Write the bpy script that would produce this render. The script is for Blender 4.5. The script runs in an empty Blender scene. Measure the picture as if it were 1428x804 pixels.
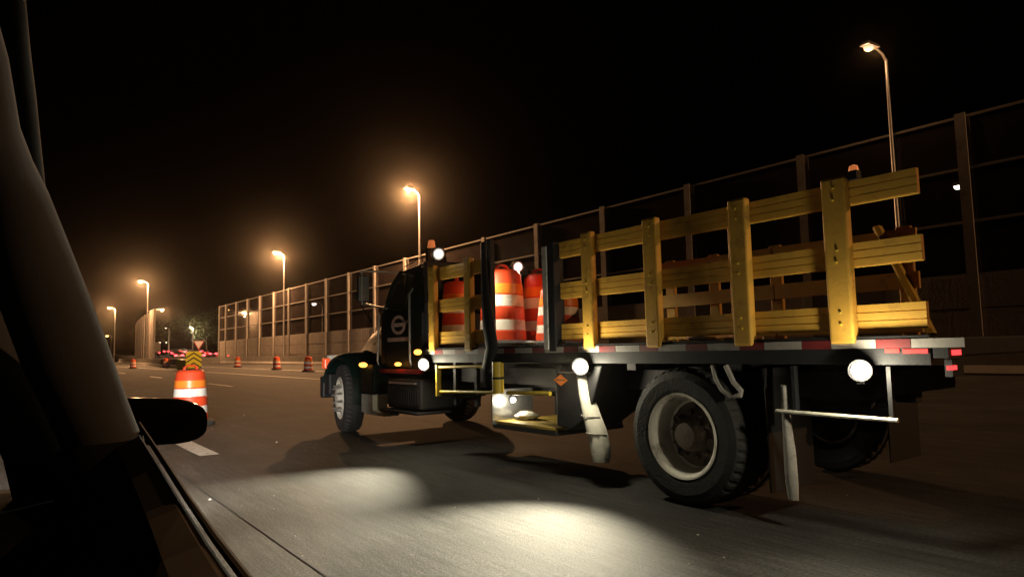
import bpy, math, random
from mathutils import Vector, Matrix
random.seed(7)
SC = bpy.context.scene
COL = SC.collection
R = math.radians

# ------------------------------------------------------------------ camera
cam_d = bpy.data.cameras.new('camera'); cam = bpy.data.objects.new('camera', cam_d); COL.objects.link(cam)
YAW, PITCH, ROLL = .6315, .0875, -.023
fw = Vector((math.sin(YAW)*math.cos(PITCH), math.cos(YAW)*math.cos(PITCH), math.sin(PITCH)))
r0 = Vector((math.cos(YAW), -math.sin(YAW), 0)); u0 = r0.cross(fw)
rt = r0*math.cos(ROLL)+u0*math.sin(ROLL); up = -r0*math.sin(ROLL)+u0*math.cos(ROLL)
cam.matrix_world = Matrix(((rt.x, up.x, -fw.x, 0), (rt.y, up.y, -fw.y, 0), (rt.z, up.z, -fw.z, 1.24), (0, 0, 0, 1)))
cam_d.sensor_width = 36; cam_d.lens = 24.0; cam_d.clip_start = .02; cam_d.clip_end = 4000
SC.camera = cam

# ------------------------------------------------------------------ world (night) and exposure
W = bpy.data.worlds.new('World'); SC.world = W; W.use_nodes = True
nt = W.node_tree; bg = nt.nodes['Background']
sky = nt.nodes.new('ShaderNodeTexSky'); sky.sky_type = 'NISHITA'; sky.sun_disc = False
sky.sun_elevation = R(-5.5); sky.sun_rotation = R(200); sky.air_density = 1.5; sky.dust_density = 3
nt.links.new(sky.outputs[0], bg.inputs[0]); bg.inputs[1].default_value = .05
sun_d = bpy.data.lights.new('moon', 'SUN'); sun_d.energy = .0006; sun_d.angle = R(.5); sun_d.color = (.8, .85, 1)
sun = bpy.data.objects.new('moon', sun_d); COL.objects.link(sun); sun.rotation_euler = (R(40), 0, R(120))
vs = SC.view_settings; vs.view_transform = 'Standard'; vs.look = 'None'; vs.gamma = 1; vs.exposure = 2.0
HAZE = .00014
cy = SC.cycles; cy.use_denoising = True; cy.max_bounces = 6; cy.diffuse_bounces = 3; cy.glossy_bounces = 3
cy.transparent_max_bounces = 16; cy.sample_clamp_indirect = 1.0; cy.volume_bounces = 0
cy.caustics_reflective = False; cy.caustics_refractive = False

# ------------------------------------------------------------------ materials
def mat(name, col, rough=.6, metal=0., var=.25, scale=6., bump=.0, bscale=60., dirt=None, coat=0., emit=None, estr=0., spec=.5):
    m = bpy.data.materials.new(name); m.use_nodes = True; n = m.node_tree.nodes; l = m.node_tree.links
    p = n['Principled BSDF']; p.inputs['Roughness'].default_value = rough; p.inputs['Metallic'].default_value = metal
    p.inputs['Coat Weight'].default_value = coat; p.inputs['Specular IOR Level'].default_value = spec
    c = (*col, 1)
    tc = n.new('ShaderNodeTexCoord')
    nz = n.new('ShaderNodeTexNoise'); nz.inputs['Scale'].default_value = scale; nz.inputs['Detail'].default_value = 8; nz.inputs['Roughness'].default_value = .65
    l.new(tc.outputs['Object'], nz.inputs['Vector'])
    cr = n.new('ShaderNodeValToRGB'); cr.color_ramp.elements[0].position = .3; cr.color_ramp.elements[1].position = .72
    d = dirt if dirt else [x*(1-var*1.6) for x in col]
    cr.color_ramp.elements[0].color = (*[max(0, x) for x in d], 1); cr.color_ramp.elements[1].color = (*[min(1, x*(1+var*.5)) for x in col], 1)
    e = cr.color_ramp.elements.new(.45); e.color = c
    l.new(nz.outputs['Fac'], cr.inputs[0]); l.new(cr.outputs[0], p.inputs['Base Color'])
    mr = n.new('ShaderNodeMapRange'); mr.inputs[3].default_value = min(1, rough+.12); mr.inputs[4].default_value = max(.03, rough-.12)
    l.new(nz.outputs['Fac'], mr.inputs[0]); l.new(mr.outputs[0], p.inputs['Roughness'])
    if bump:
        n2 = n.new('ShaderNodeTexNoise'); n2.inputs['Scale'].default_value = bscale; n2.inputs['Detail'].default_value = 5
        l.new(tc.outputs['Object'], n2.inputs['Vector'])
        b = n.new('ShaderNodeBump'); b.inputs['Strength'].default_value = bump; b.inputs['Distance'].default_value = .01
        l.new(n2.outputs['Fac'], b.inputs['Height']); l.new(b.outputs[0], p.inputs['Normal'])
    if emit:
        p.inputs['Emission Color'].default_value = (*emit, 1); p.inputs['Emission Strength'].default_value = estr
    return m

def glass(name, tint, diff, tr=.6, rough=.06):
    m = bpy.data.materials.new(name); m.use_nodes = True; n = m.node_tree.nodes; l = m.node_tree.links
    n.remove(n['Principled BSDF']); out = n['Material Output']
    t = n.new('ShaderNodeBsdfTransparent'); t.inputs[0].default_value = (*tint, 1)
    d = n.new('ShaderNodeBsdfDiffuse'); g = n.new('ShaderNodeBsdfGlossy'); g.inputs['Roughness'].default_value = rough
    tc = n.new('ShaderNodeTexCoord'); nz = n.new('ShaderNodeTexNoise'); nz.inputs['Scale'].default_value = 1.7; nz.inputs['Detail'].default_value = 7
    l.new(tc.outputs['Object'], nz.inputs['Vector'])
    cr = n.new('ShaderNodeValToRGB'); cr.color_ramp.elements[0].color = (*[x*.5 for x in diff], 1); cr.color_ramp.elements[1].color = (*[min(1, x*1.5) for x in diff], 1)
    l.new(nz.outputs['Fac'], cr.inputs[0]); l.new(cr.outputs[0], d.inputs[0])
    m1 = n.new('ShaderNodeMixShader'); m1.inputs[0].default_value = tr; l.new(d.outputs[0], m1.inputs[1]); l.new(t.outputs[0], m1.inputs[2])
    f = n.new('ShaderNodeFresnel'); f.inputs[0].default_value = 1.45
    ge = n.new('ShaderNodeNewGeometry'); iv = n.new('ShaderNodeMath'); iv.operation = 'SUBTRACT'; iv.inputs[0].default_value = 1; l.new(ge.outputs['Backfacing'], iv.inputs[1])
    fm = n.new('ShaderNodeMath'); fm.operation = 'MULTIPLY'; l.new(f.outputs[0], fm.inputs[0]); l.new(iv.outputs[0], fm.inputs[1])
    m2 = n.new('ShaderNodeMixShader'); l.new(fm.outputs[0], m2.inputs[0]); l.new(m1.outputs[0], m2.inputs[1]); l.new(g.outputs[0], m2.inputs[2])
    l.new(m2.outputs[0], out.inputs[0])
    return m

def asphalt():
    m = bpy.data.materials.new('asphalt'); m.use_nodes = True; n = m.node_tree.nodes; l = m.node_tree.links; p = n['Principled BSDF']
    tc = n.new('ShaderNodeTexCoord')
    def noise(scale, detail=6, rough=.6, sc=(1, 1, 1)):
        mp = n.new('ShaderNodeMapping'); mp.inputs['Scale'].default_value = sc; l.new(tc.outputs['Object'], mp.inputs[0])
        t = n.new('ShaderNodeTexNoise'); t.inputs['Scale'].default_value = scale; t.inputs['Detail'].default_value = detail; t.inputs['Roughness'].default_value = rough
        l.new(mp.outputs[0], t.inputs['Vector']); return t.outputs['Fac']
    def rng(src, a, b, c, d):
        r = n.new('ShaderNodeMapRange'); r.inputs[1].default_value = a; r.inputs[2].default_value = b; r.inputs[3].default_value = c; r.inputs[4].default_value = d
        l.new(src, r.inputs[0]); return r.outputs[0]
    def mul(a, b):
        q = n.new('ShaderNodeMath'); q.operation = 'MULTIPLY'; l.new(a, q.inputs[0]); l.new(b, q.inputs[1]); return q.outputs[0]
    streak = rng(noise(1.6, 7, .7, (1.6, .04, 1)), .3, .7, .6, 1.4)        # wheel-track wear along the road
    fine = rng(noise(9, 6, .75, (2.2, .16, 1)), .32, .68, .5, 1.5)         # narrow scuffs
    patch = rng(noise(.7, 5, .6), .35, .6, .65, 1.15)                      # old repairs and oil
    grain = rng(noise(45, 3, .8), .3, .7, .35, 1.75)                       # aggregate
    vo = n.new('ShaderNodeTexVoronoi'); vo.inputs['Scale'].default_value = 24; l.new(tc.outputs['Object'], vo.inputs['Vector'])
    stone = rng(vo.outputs['Distance'], .0, .16, 2.6, 1.0)
    f = mul(mul(mul(streak, fine), mul(patch, grain)), stone)
    mx = n.new('ShaderNodeVectorMath'); mx.operation = 'SCALE'; mx.inputs[0].default_value = (.04, .039, .0385); l.new(f, mx.inputs['Scale'])
    l.new(mx.outputs[0], p.inputs['Base Color']); p.inputs['Roughness'].default_value = .8; p.inputs['Specular IOR Level'].default_value = .35
    b = n.new('ShaderNodeBump'); b.inputs['Strength'].default_value = .8; b.inputs['Distance'].default_value = .008
    l.new(noise(60, 5, .7), b.inputs['Height']); l.new(b.outputs[0], p.inputs['Normal'])
    return m

M = {}
M['asphalt'] = asphalt()
M['tar'] = mat('tar', (.022, .021, .02), .88, var=.2)
M['paint_line'] = mat('paint_line', (.7, .68, .62), .6, var=.3, scale=9, bump=.3, dirt=(.25, .24, .22))
M['grass'] = mat('earth', (.05, .055, .03), .9, var=.4, scale=2, bump=.6)
M['concrete'] = mat('concrete', (.32, .3, .27), .85, var=.25, scale=1.3, bump=.35, bscale=25)
M['wallstone'] = mat('wall_concrete', (.34, .3, .27), .88, var=.35, scale=.9, bump=.6, bscale=9)
M['post'] = mat('weathered_post', (.34, .31, .28), .7, var=.3, scale=1.5, bump=.2)
M['galv'] = mat('galvanised', (.42, .41, .4), .45, .7, var=.2, scale=5)
M['pane'] = glass('acrylic_pane', (.78, .78, .8), (.1, .08, .075), .6, .05)
M['lampbody'] = mat('lamp_body', (.2, .2, .2), .5, .4)
M['sodium'] = mat('sodium_lens', (.9, .6, .3), .3, emit=(1, .45, .09), estr=5)
M['sodium_dim'] = mat('sodium_lens_dim', (.9, .7, .5), .3, emit=(1, .62, .4), estr=.22)
M['whitelamp'] = mat('white_lens', (.9, .9, .8), .3, emit=(1, .93, .72), estr=5)
M['farlamp'] = mat('far_lens', (.9, .9, .8), .3, emit=(1, .88, .6), estr=2.0)
M['yellow'] = mat('yellow_stake_paint', (.66, .37, .055), .6, var=.22, scale=5, bump=.12, bscale=40, dirt=(.33, .17, .035))
M['yellow_rail'] = mat('yellow_rail_paint', (.62, .44, .04), .45, var=.2, scale=8, dirt=(.3, .22, .05))
M['grate'] = mat('yellow_platform', (.5, .34, .06), .6, var=.4, scale=10, dirt=(.16, .12, .05), bump=.3)
M['black'] = mat('black_steel', (.014, .014, .016), .6, .0, var=.3, bump=.1, spec=.3)
M['green'] = mat('dark_green_paint', (.005, .015, .013), .5, .0, var=.25, scale=3, spec=.12)
M['under'] = mat('grimy_chassis', (.022, .02, .022), .7, .2, var=.4, bump=.3)
M['rubber'] = mat('tyre_rubber', (.032, .031, .031), .8, var=.35, scale=7, bump=.5, bscale=45, dirt=(.05, .045, .04))
M['rimwhite'] = mat('white_rim_paint', (.8, .76, .68), .5, var=.3, scale=5, dirt=(.25, .2, .15), bump=.15)
M['rimdirt'] = mat('grimy_wheel_disc', (.13, .1, .08), .7, var=.5, scale=9, dirt=(.035, .028, .022), bump=.4)
M['steel'] = mat('bare_steel', (.5, .48, .45), .4, .8, var=.3)
M['alu'] = mat('bright_aluminium', (.55, .53, .5), .45, .3, var=.3, scale=12)
M['chrome'] = mat('bright_plate', (.6, .6, .62), .22, .9, var=.15, scale=3)
M['whiteplastic'] = mat('dirty_white_plastic', (.6, .58, .5), .6, var=.35, scale=7, dirt=(.22, .19, .15), bump=.3, bscale=18)
M['greyflap'] = mat('grey_flap', (.32, .3, .28), .7, var=.4, scale=8, bump=.3)
M['tape_red'] = mat('tape_red', (.13, .01, .012), .6, var=.3, scale=9)
M['tape_white'] = mat('tape_white', (.27, .25, .23), .6, var=.4, scale=9)
M['led'] = mat('work_light_lens', (1, 1, 1), .3, emit=(1, .96, .85), estr=30)
M['amber'] = mat('amber_lens', (.8, .3, .05), .3, emit=(1, .33, .04), estr=1.6)
M['amber_dim'] = mat('amber_lens_dim', (.8, .25, .1), .3, emit=(1, .28, .08), estr=.1)
M['redlight'] = mat('red_lens', (.7, .03, .02), .3, emit=(1, .05, .05), estr=.5)
M['turnred'] = mat('orange_red_lens', (.7, .1, .03), .3, emit=(1, .12, .03), estr=.11)
M['carred'] = mat('car_tail_lens', (.7, .03, .02), .3, emit=(1, .02, .025), estr=7)
M['orange'] = mat('orange_plastic', (.72, .07, .02), .5, var=.22, scale=5, bump=.12, dirt=(.4, .07, .03))
M['sheet_orange'] = mat('orange_sheeting', (.9, .25, .03), .35, var=.15, scale=7)
M['sheet_white'] = mat('white_sheeting', (.85, .82, .76), .35, var=.15, scale=7, dirt=(.55, .5, .44))
M['sheet_yellow'] = mat('yellow_sheeting', (.75, .68, .03), .4, var=.1)
M['signblack'] = mat('sign_black', (.015, .015, .015), .5)
M['signwhite'] = mat('sign_white', (.8, .74, .76), .4)
M['signred'] = mat('sign_red', (.45, .02, .03), .4)
M['decal'] = mat('door_decal', (.75, .58, .53), .5, var=.25, scale=14, dirt=(.5, .36, .32))
M['cabglass'] = glass('cab_glass', (.5, .55, .52), (.1, .11, .1), .62, .03)
M['pillarcloth'] = mat('pillar_cloth', (.105, .112, .125), .95, var=.1, scale=8, bump=.05, bscale=400)
M['doortrim'] = mat('door_trim', (.007, .007, .0075), .85, var=.05, scale=8, spec=.2)
M['carpaint'] = mat('car_black_paint', (.006, .006, .007), .18, coat=.5)
M['seal'] = mat('window_seal', (.012, .012, .012), .8, var=.1, spec=.15)
M['leaf'] = mat('tree_leaf', (.06, .075, .03), .7, var=.4, scale=1)
M['bark'] = mat('bark', (.06, .045, .035), .9, var=.3)
M['beige'] = mat('box_panel', (.5, .46, .38), .6, var=.15)
M['bodygrey'] = mat('car_body_grey', (.12, .12, .13), .3, coat=.4)
M['bodysilver'] = mat('car_body_silver', (.4, .4, .42), .3, coat=.4)
M['bodydark'] = mat('car_body_dark', (.03, .03, .04), .3, coat=.4)
M['rope'] = mat('rope', (.65, .6, .48), .8, var=.2)
M['chip'] = mat('stone_chip', (.45, .42, .38), .8)

def lens_core(m, core, edge):
    n = m.node_tree.nodes; l = m.node_tree.links; p = n['Principled BSDF']
    tc = n.new('ShaderNodeTexCoord'); mp = n.new('ShaderNodeVectorMath'); mp.operation = 'SUBTRACT'; mp.inputs[1].default_value = (.5, .5, 0); l.new(tc.outputs['Generated'], mp.inputs[0])
    ml = n.new('ShaderNodeVectorMath'); ml.operation = 'MULTIPLY'; ml.inputs[1].default_value = (2, 2, 0); l.new(mp.outputs[0], ml.inputs[0])
    ln = n.new('ShaderNodeVectorMath'); ln.operation = 'LENGTH'; l.new(ml.outputs[0], ln.inputs[0])
    sq = n.new('ShaderNodeMath'); sq.operation = 'POWER'; sq.inputs[1].default_value = 2; l.new(ln.outputs['Value'], sq.inputs[0])
    mm = n.new('ShaderNodeMath'); mm.operation = 'MULTIPLY'; mm.inputs[1].default_value = -edge; l.new(sq.outputs[0], mm.inputs[0])
    ex = n.new('ShaderNodeMath'); ex.operation = 'EXPONENT'; l.new(mm.outputs[0], ex.inputs[0])
    st = n.new('ShaderNodeMath'); st.operation = 'MULTIPLY'; st.inputs[1].default_value = core; l.new(ex.outputs[0], st.inputs[0])
    l.new(st.outputs[0], p.inputs['Emission Strength'])
lens_core(M['led'], 14, 8)

# ------------------------------------------------------------------ mesh helpers
class MB:
    def __init__(s): s.v = []; s.f = []
    def add(s, vs, fs):
        b = len(s.v); s.v += [tuple(x) for x in vs]; s.f += [tuple(i+b for i in f) for f in fs]; return s
    def box(s, x0, x1, y0, y1, z0, z1):
        return s.add([(x0,y0,z0),(x1,y0,z0),(x1,y1,z0),(x0,y1,z0),(x0,y0,z1),(x1,y0,z1),(x1,y1,z1),(x0,y1,z1)],
                     [(3,2,1,0),(4,5,6,7),(0,1,5,4),(1,2,6,5),(2,3,7,6),(3,0,4,7)])
    def hexa(s, p):   # 8 points, bottom ring then top ring
        return s.add(p, [(3,2,1,0),(4,5,6,7),(0,1,5,4),(1,2,6,5),(2,3,7,6),(3,0,4,7)])
    def prism(s, poly, a, b, ax='x'):   # polygon extruded along an axis
        n = len(poly)
        def P(p, t): return (t, p[0], p[1]) if ax == 'x' else ((p[0], t, p[1]) if ax == 'y' else (p[0], p[1], t))
        return s.add([P(p, a) for p in poly]+[P(p, b) for p in poly],
                     [tuple(range(n-1, -1, -1)), tuple(range(n, 2*n))]+[(i, (i+1) % n, n+(i+1) % n, n+i) for i in range(n)])
    def tube(s, path, rad, n=10, flat=1.0, upv=None):
        path = [Vector(p) for p in path]; k = len(path)
        rs = rad if isinstance(rad, (list, tuple)) else [rad]*k
        vs = []; prev = None
        for i, p in enumerate(path):
            t = (path[min(i+1, k-1)]-path[max(i-1, 0)]).normalized()
            if prev is None:
                a = Vector(upv) if upv else (Vector((0, 0, 1)) if abs(t.z) < .9 else Vector((1, 0, 0)))
            else: a = prev
            a = (a-t*a.dot(t)).normalized(); b = t.cross(a); prev = a
            for j in range(n):
                q = 2*math.pi*j/n; vs.append(p+a*math.cos(q)*rs[i]+b*math.sin(q)*rs[i]*flat)
        fs = [(i*n+j, i*n+(j+1) % n, (i+1)*n+(j+1) % n, (i+1)*n+j) for i in range(k-1) for j in range(n)]
        fs += [tuple(range(n-1, -1, -1)), tuple(range((k-1)*n, k*n))]
        return s.add(vs, fs)
    def lathe(s, prof, c=(0, 0, 0), ax='z', n=32, closed=False, mod=None, cap=True):
        vs = []; k = len(prof)
        for i, (r, h) in enumerate(prof):
            for j in range(n):
                q = 2*math.pi*j/n; rr = r if mod is None else mod(i, j, r)
                a, b = rr*math.cos(q), rr*math.sin(q)
                p = (a, b, h) if ax == 'z' else ((h, a, b) if ax == 'x' else (b, h, a))
                vs.append((p[0]+c[0], p[1]+c[1], p[2]+c[2]))
        m = k if closed else k-1
        fs = [(i*n+j, i*n+(j+1) % n, ((i+1) % k)*n+(j+1) % n, ((i+1) % k)*n+j) for i in range(m) for j in range(n)]
        if not closed and cap:
            if prof[0][0] > 1e-5: fs.append(tuple(range(n-1, -1, -1)))
            if prof[-1][0] > 1e-5: fs.append(tuple(range((k-1)*n, k*n)))
        return s.add(vs, fs)
    def mesh(s, name, m, smooth=False):
        me = bpy.data.meshes.new(name); me.from_pydata(s.v, [], s.f); me.validate()
        import bmesh
        bm = bmesh.new(); bm.from_mesh(me); bmesh.ops.recalc_face_normals(bm, faces=bm.faces); bm.to_mesh(me); bm.free()
        if smooth: me.shade_smooth()
        me.materials.append(M[m]); return me
    def build(s, name, m, parent=None, smooth=False, bevel=0, seg=2):
        o = bpy.data.objects.new(name, s.mesh(name, m, smooth)); COL.objects.link(o); o.parent = parent
        if bevel:
            b = o.modifiers.new('bevel', 'BEVEL'); b.width = bevel; b.segments = seg; b.limit_method = 'ANGLE'; b.angle_limit = R(40)
        if smooth and not bevel:
            e = o.modifiers.new('edges', 'EDGE_SPLIT'); e.split_angle = R(38)
        return o

def empty(name, loc=(0, 0, 0), rz=0., parent=None):
    o = bpy.data.objects.new(name, None); COL.objects.link(o); o.location = loc; o.rotation_euler = (0, 0, rz); o.parent = parent; return o
def tag(o, label=None, cat=None, group=None, kind=None):
    for k, v in (('label', label), ('category', cat), ('group', group), ('kind', kind)):
        if v: o[k] = v
    return o
KIDS = {}
def copy_tree(o, parent=None):
    c = o.copy(); COL.objects.link(c); c.parent = parent
    for ch in [x for x in bpy.data.objects if x.parent == o]: copy_tree(ch, c)
    return c
def inst(name, me, parent, loc=(0, 0, 0), rot=(0, 0, 0), scale=(1, 1, 1)):
    o = bpy.data.objects.new(name, me); COL.objects.link(o); o.parent = parent; o.location = loc; o.rotation_euler = rot; o.scale = scale; return o
def lamp(name, kind, loc, power, col, parent=None, aim=None, size=R(120), blend=.5, rad=.05):
    d = bpy.data.lights.new(name, kind); d.energy = power; d.color = col
    if kind in ('SPOT', 'POINT'): d.shadow_soft_size = rad
    if kind == 'SPOT': d.spot_size = size; d.spot_blend = blend
    o = bpy.data.objects.new(name, d); COL.objects.link(o); o.location = loc; o.parent = parent
    if aim is not None:
        o.rotation_euler = (Vector(aim)-Vector(loc)).to_track_quat('-Z', 'Y').to_euler()
    return o

# ------------------------------------------------------------------ ground, road, markings
tag(MB().add([(-500,-200,-.03),(700,-200,-.03),(700,900,-.03),(-500,900,-.03)], [(0,1,2,3)]).build('ground', 'grass'), kind='structure')
tag(MB().add([(-14,-60,0),(26.8,-60,0),(26.8,420,0),(-14,420,0)], [(0,1,2,3)]).build('highway_road', 'asphalt'), kind='structure')
tag(MB().hexa([(24,118,-.02),(75,118,-.02),(75,420,-.02),(24,420,-.02),(24,119,.02),(75,119,.02),(75,420,5.2),(24,420,5.2)]).build('ramp_road', 'asphalt'), kind='structure')
def rampz(y): return .02+(y-119)/(420-119)*5.18
def mark(x, y0, y1, w=.15, z=.004):
    m = MB(); n = max(1, int((y1-y0)/.5)); vs = []
    for i in range(n+1):
        y = y0+(y1-y0)*i/n; a = random.uniform(-.008, .008); b = random.uniform(-.008, .008)
        vs += [(x-w/2+a, y, z), (x+w/2+b, y, z)]
    m.add(vs, [(2*i, 2*i+1, 2*i+3, 2*i+2) for i in range(n)])
    tag(m.build('lane_marking', 'paint_line'), kind='structure')
for k in range(-1, 9): mark(7.05, 28.5+15.75*k, 32.65+15.75*k, .16)
for k in range(-1, 8): mark(2.03, 9.25-.0+15.75*k, 11.05+15.75*k, .24)
mark(11.8, 14, 250, .17); mark(16.9, 20, 150, .17)
def seam(pts, w, z=.004):
    m = MB(); vs = []
    for x, y in pts: vs += [(x-w/2, y, z), (x+w/2, y, z)]
    m.add(vs, [(2*i, 2*i+1, 2*i+3, 2*i+2) for i in range(len(pts)-1)])
    tag(m.build('tar_seam', 'tar'), kind='structure')
for x0 in (1.45, 5.9):
    seam([(x0+.015*math.sin(i*.31+x0)+random.uniform(-.006, .006), -4+i*.5) for i in range(180)], .014)
# chips and grit lying on the asphalt
m = MB()
for i in range(420):
    y = random.uniform(2.5, 40); x = random.uniform(.7, 3.9) if i < 150 else random.uniform(1, 22)
    r = random.uniform(.004, .013) if random.random() < .93 else random.uniform(.015, .03)
    a = random.uniform(0, 6.28); c, s = math.cos(a)*r, math.sin(a)*r*.6
    m.add([(x-c, y-s, 0), (x+s, y-c, 0), (x+c, y+s, 0), (x-s, y+c, 0), (x+c*.2, y, r*.6)], [(0,1,4),(1,2,4),(2,3,4),(3,0,4)])
tag(m.build('grit', 'chip'), 'pale stone chips scattered over the dark asphalt', 'grit', kind='stuff')

# ------------------------------------------------------------------ noise walls
WX = 27.0; ZC = 3.4; ZT = 9.1; SP = 6.09
wall = empty('noise_wall', (WX, 0, 0)); tag(wall, 'long tall noise wall of posts, concrete panels and clear panes behind the truck', 'noise wall')
ip = [(-.17,-.2),(.17,-.2),(.17,-.14),(.04,-.12),(.04,.12),(.17,.14),(.17,.2),(-.17,.2),(-.17,.14),(-.04,.12),(-.04,-.12),(-.17,-.14)]
ip = [(y, x) for x, y in ip]
post_me = MB().prism(ip, 0, ZT+.06, 'z').mesh('post', 'post')
ys = [9.6+SP*i for i in range(-3, 18)]+[117.2]
for y in ys: inst('post', post_me, wall, (0, y, 0))
inst('post', post_me, wall, (.6, 119.0, 0), scale=(1, 1, .98))
mg = {}
for i in range(len(ys)-1):
    L = ys[i+1]-ys[i]-.1; kx = round(L, 2)
    if kx not in mg:
        hL = L/2
        mg[kx] = (MB().box(-.09, .07, .012-hL/2*1, hL/2-.012, .012, ZC/3-.012).mesh('concrete_panel', 'wallstone'),
                  MB().box(-.012, .012, -hL, hL, .03, (ZT-ZC)/3-.03).mesh('pane', 'pane'),
                  MB().box(-.05, .05, -hL, hL, -.045, .045).mesh('rail', 'post'))
    cp, pn, rl = mg[kx]; yc = (ys[i]+ys[i+1])/2
    for r in range(3):
        for s in (-1, 1): inst('concrete_panel', cp, wall, (random.uniform(-.012, .012), yc+s*L/4, r*ZC/3))
        inst('pane', pn, wall, (0, yc, ZC+r*(ZT-ZC)/3))
        inst('rail', rl, wall, (-.02, yc, ZC+(r+1)*(ZT-ZC)/3-(.05 if r == 2 else 0)))
    inst('rail', rl, wall, (-.02, yc, ZC+.03))
# farther wall along the curving ramp
wall2 = empty('noise_wall', (0, 0, 0)); tag(wall2, 'farther noise wall receding at left behind the double-armed street lamp', 'noise wall')
def w2(t): return Vector((18.6+1.2*t/21+8.0*(t/120)**2.2, 125+t, 0))
pm2 = MB().box(-.17, .17, -.2, .2, 0, 9.05).mesh('post', 'post')
pp = [w2(t) for t in range(0, 127, 6)]
for p in pp: inst('post', pm2, wall2, p)
for a, b in zip(pp[:-1], pp[1:]):
    d = b-a; ang = math.atan2(d.y, d.x)-math.pi/2; L = d.length-.36; c = (a+b)/2
    if round(L, 1) not in mg:
        mg[round(L, 1)] = (MB().box(-.08, .08, -L/2, L/2, .01, 3.38).mesh('concrete_panel', 'wallstone'), MB().box(-.05, .05, -L/2, L/2, 3.42, 8.9).mesh('upper_panel', 'post'))
    q = mg[round(L, 1)]
    inst('concrete_panel', q[0], wall2, c, (0, 0, ang)); inst('upper_panel', q[1], wall2, c, (0, 0, ang))

# ------------------------------------------------------------------ concrete barriers
jp = [(-.3, 0), (.3, 0), (.3, .08), (.14, .33), (.09, .95), (-.09, .95), (-.14, .33), (-.3, .08)]
def barrier(pts, label, step=6.0):
    root = empty('concrete_barrier', (0, 0, 0)); tag(root, label, 'barrier')
    for a, b in zip(pts[:-1], pts[1:]):
        a = Vector((*a, 0)); b = Vector((*b, 0)); d = b-a; n = max(1, round(d.length/step)); L = d.length/n
        me = MB().prism(jp, -L/2+.01, L/2-.01, 'y').mesh('barrier_section', 'concrete')
        ang = math.atan2(d.y, d.x)-math.pi/2
        for k in range(n): inst('barrier_section', me, root, a+d*((k+.5)/n), (0, 0, ang+random.uniform(-.002, .002)))
    return root
barrier([(26.1, -12), (26.1, 112)], 'long concrete safety barrier at the foot of the near noise wall')
barrier([(26.0, 112.6), (17.6, 118)], 'short slanting concrete barrier closing the gap between the noise walls')
barrier([(17.2, 118.6), (18.0, 150), (22, 200)], 'concrete barrier in front of the farther noise wall')
barrier([(13.9, 72), (14.6, 92), (17.0, 117.6)], 'concrete barrier running back from the yellow chevron crash cushion')

# ------------------------------------------------------------------ street lamps
SOD = (1, .5, .21)
def street_lamp(x, y, h, label, lens='sodium', power=0, arm=(-.6, 0), second=None, size=1.0, group='street lamps along the highway', z0=0., col=SOD, pr=.11):
    root = empty('street_lamp', (x, y, z0)); tag(root, label, 'street lamp', group)
    MB().box(-.22, .22, -.22, .22, 0, .12).build('base', 'concrete', root, bevel=.02)
    MB().tube([(0, 0, .1), (0, 0, .5), (0, 0, h*.5), (0, 0, h-.3)], [pr*1.3, pr, pr*.8, pr*.55], 12).build('pole', 'galv', root, smooth=True)
    def head(hz, ax, ay, pw):
        L = math.hypot(ax, ay); dx, dy = ax/L, ay/L
        MB().tube([(0, 0, hz-.35), (ax*.3, ay*.3, hz-.1), (ax*.75, ay*.75, hz+.03), (ax, ay, hz+.05)], [.05, .045, .04, .04], 8).build('arm', 'galv', root, smooth=True)
        hd = MB().hexa([(-.2,-.16,-.02),(.62,-.19,-.02),(.62,.19,-.02),(-.2,.16,-.02),(-.2,-.1,.1),(.45,-.13,.17),(.45,.13,.17),(-.2,.1,.1)]).build('lamp_head', 'lampbody', root, bevel=.03)
        ln = MB().lathe([(.0, -.19), (.1, -.175), (.16, -.12), (.18, -.02)], (.3, 0, 0), n=16).build('lens', lens, hd, smooth=True)
        hd.location = (ax, ay, hz+.05); hd.rotation_euler = (0, 0, math.atan2(dy, dx)); hd.scale = (size, size, size)
        if pw: lamp('lamp_light', 'POINT', (ax+dx*.3*size, ay+dy*.3*size, hz-.34*size), pw, col, root, rad=.15)
    head(h, *arm, power)
    if second: head(second[0], second[1], second[2], second[3])
    return root
street_lamp(26.75, 11.9, 12.25, 'street lamp towering over the tail end of the truck', 'sodium_dim', 25, (-.7, .1), pr=.09)
street_lamp(26.75, -25, 14.2, 'added unseen street lamp behind the camera, in line with the row', 'sodium', 2700, (-.7, .1))  # unseen lamp added to brighten the car pillar and yellow racks
street_lamp(26.75, 49.3, 14.35, 'brightest street lamp glowing above the truck cab', 'sodium', 4800, (-.7, -.1), size=1.15)
street_lamp(26.7, 84.0, 13.55, 'street lamp on a full-height pole in front of the near noise wall', 'sodium', 4800, (-.7, -.1), size=1.25)
street_lamp(18.0, 128.0, 13.75, 'tall street lamp with a second lower arm by the farther wall', 'sodium', 4500, (-.8, -.1), (9.1, 1.8, 0, 1200), 1.3)
street_lamp(20.6, 198.0, 13.7, 'small far street lamp left of the double-armed lamp', 'sodium', 3500, (-.9, -.1), size=1.6)
street_lamp(27.4, 273, 8.8, 'low far orange street lamp beside the car pillar', 'sodium', 0, (-.6, 0), size=2.2)
street_lamp(36.5, 219, 9-rampz(219)+.4, 'faint white lamp above the farthest traffic', 'farlamp', 0, (-.6, 0), size=1.0, z0=rampz(219))
street_lamp(40.2, 205, 9-rampz(205)+.1, 'faint white lamp over the lit tree crown', 'farlamp', 900, (-.6, 0), size=.7, z0=rampz(205), col=(1, .85, .5))
street_lamp(41.5, 248, 5.2-rampz(248)+.6, 'tiny lamp just above the box truck roof', 'farlamp', 0, (-.6, 0), size=1.0, z0=rampz(248))
gb = 'lamps shining through the noise wall panes'
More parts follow.
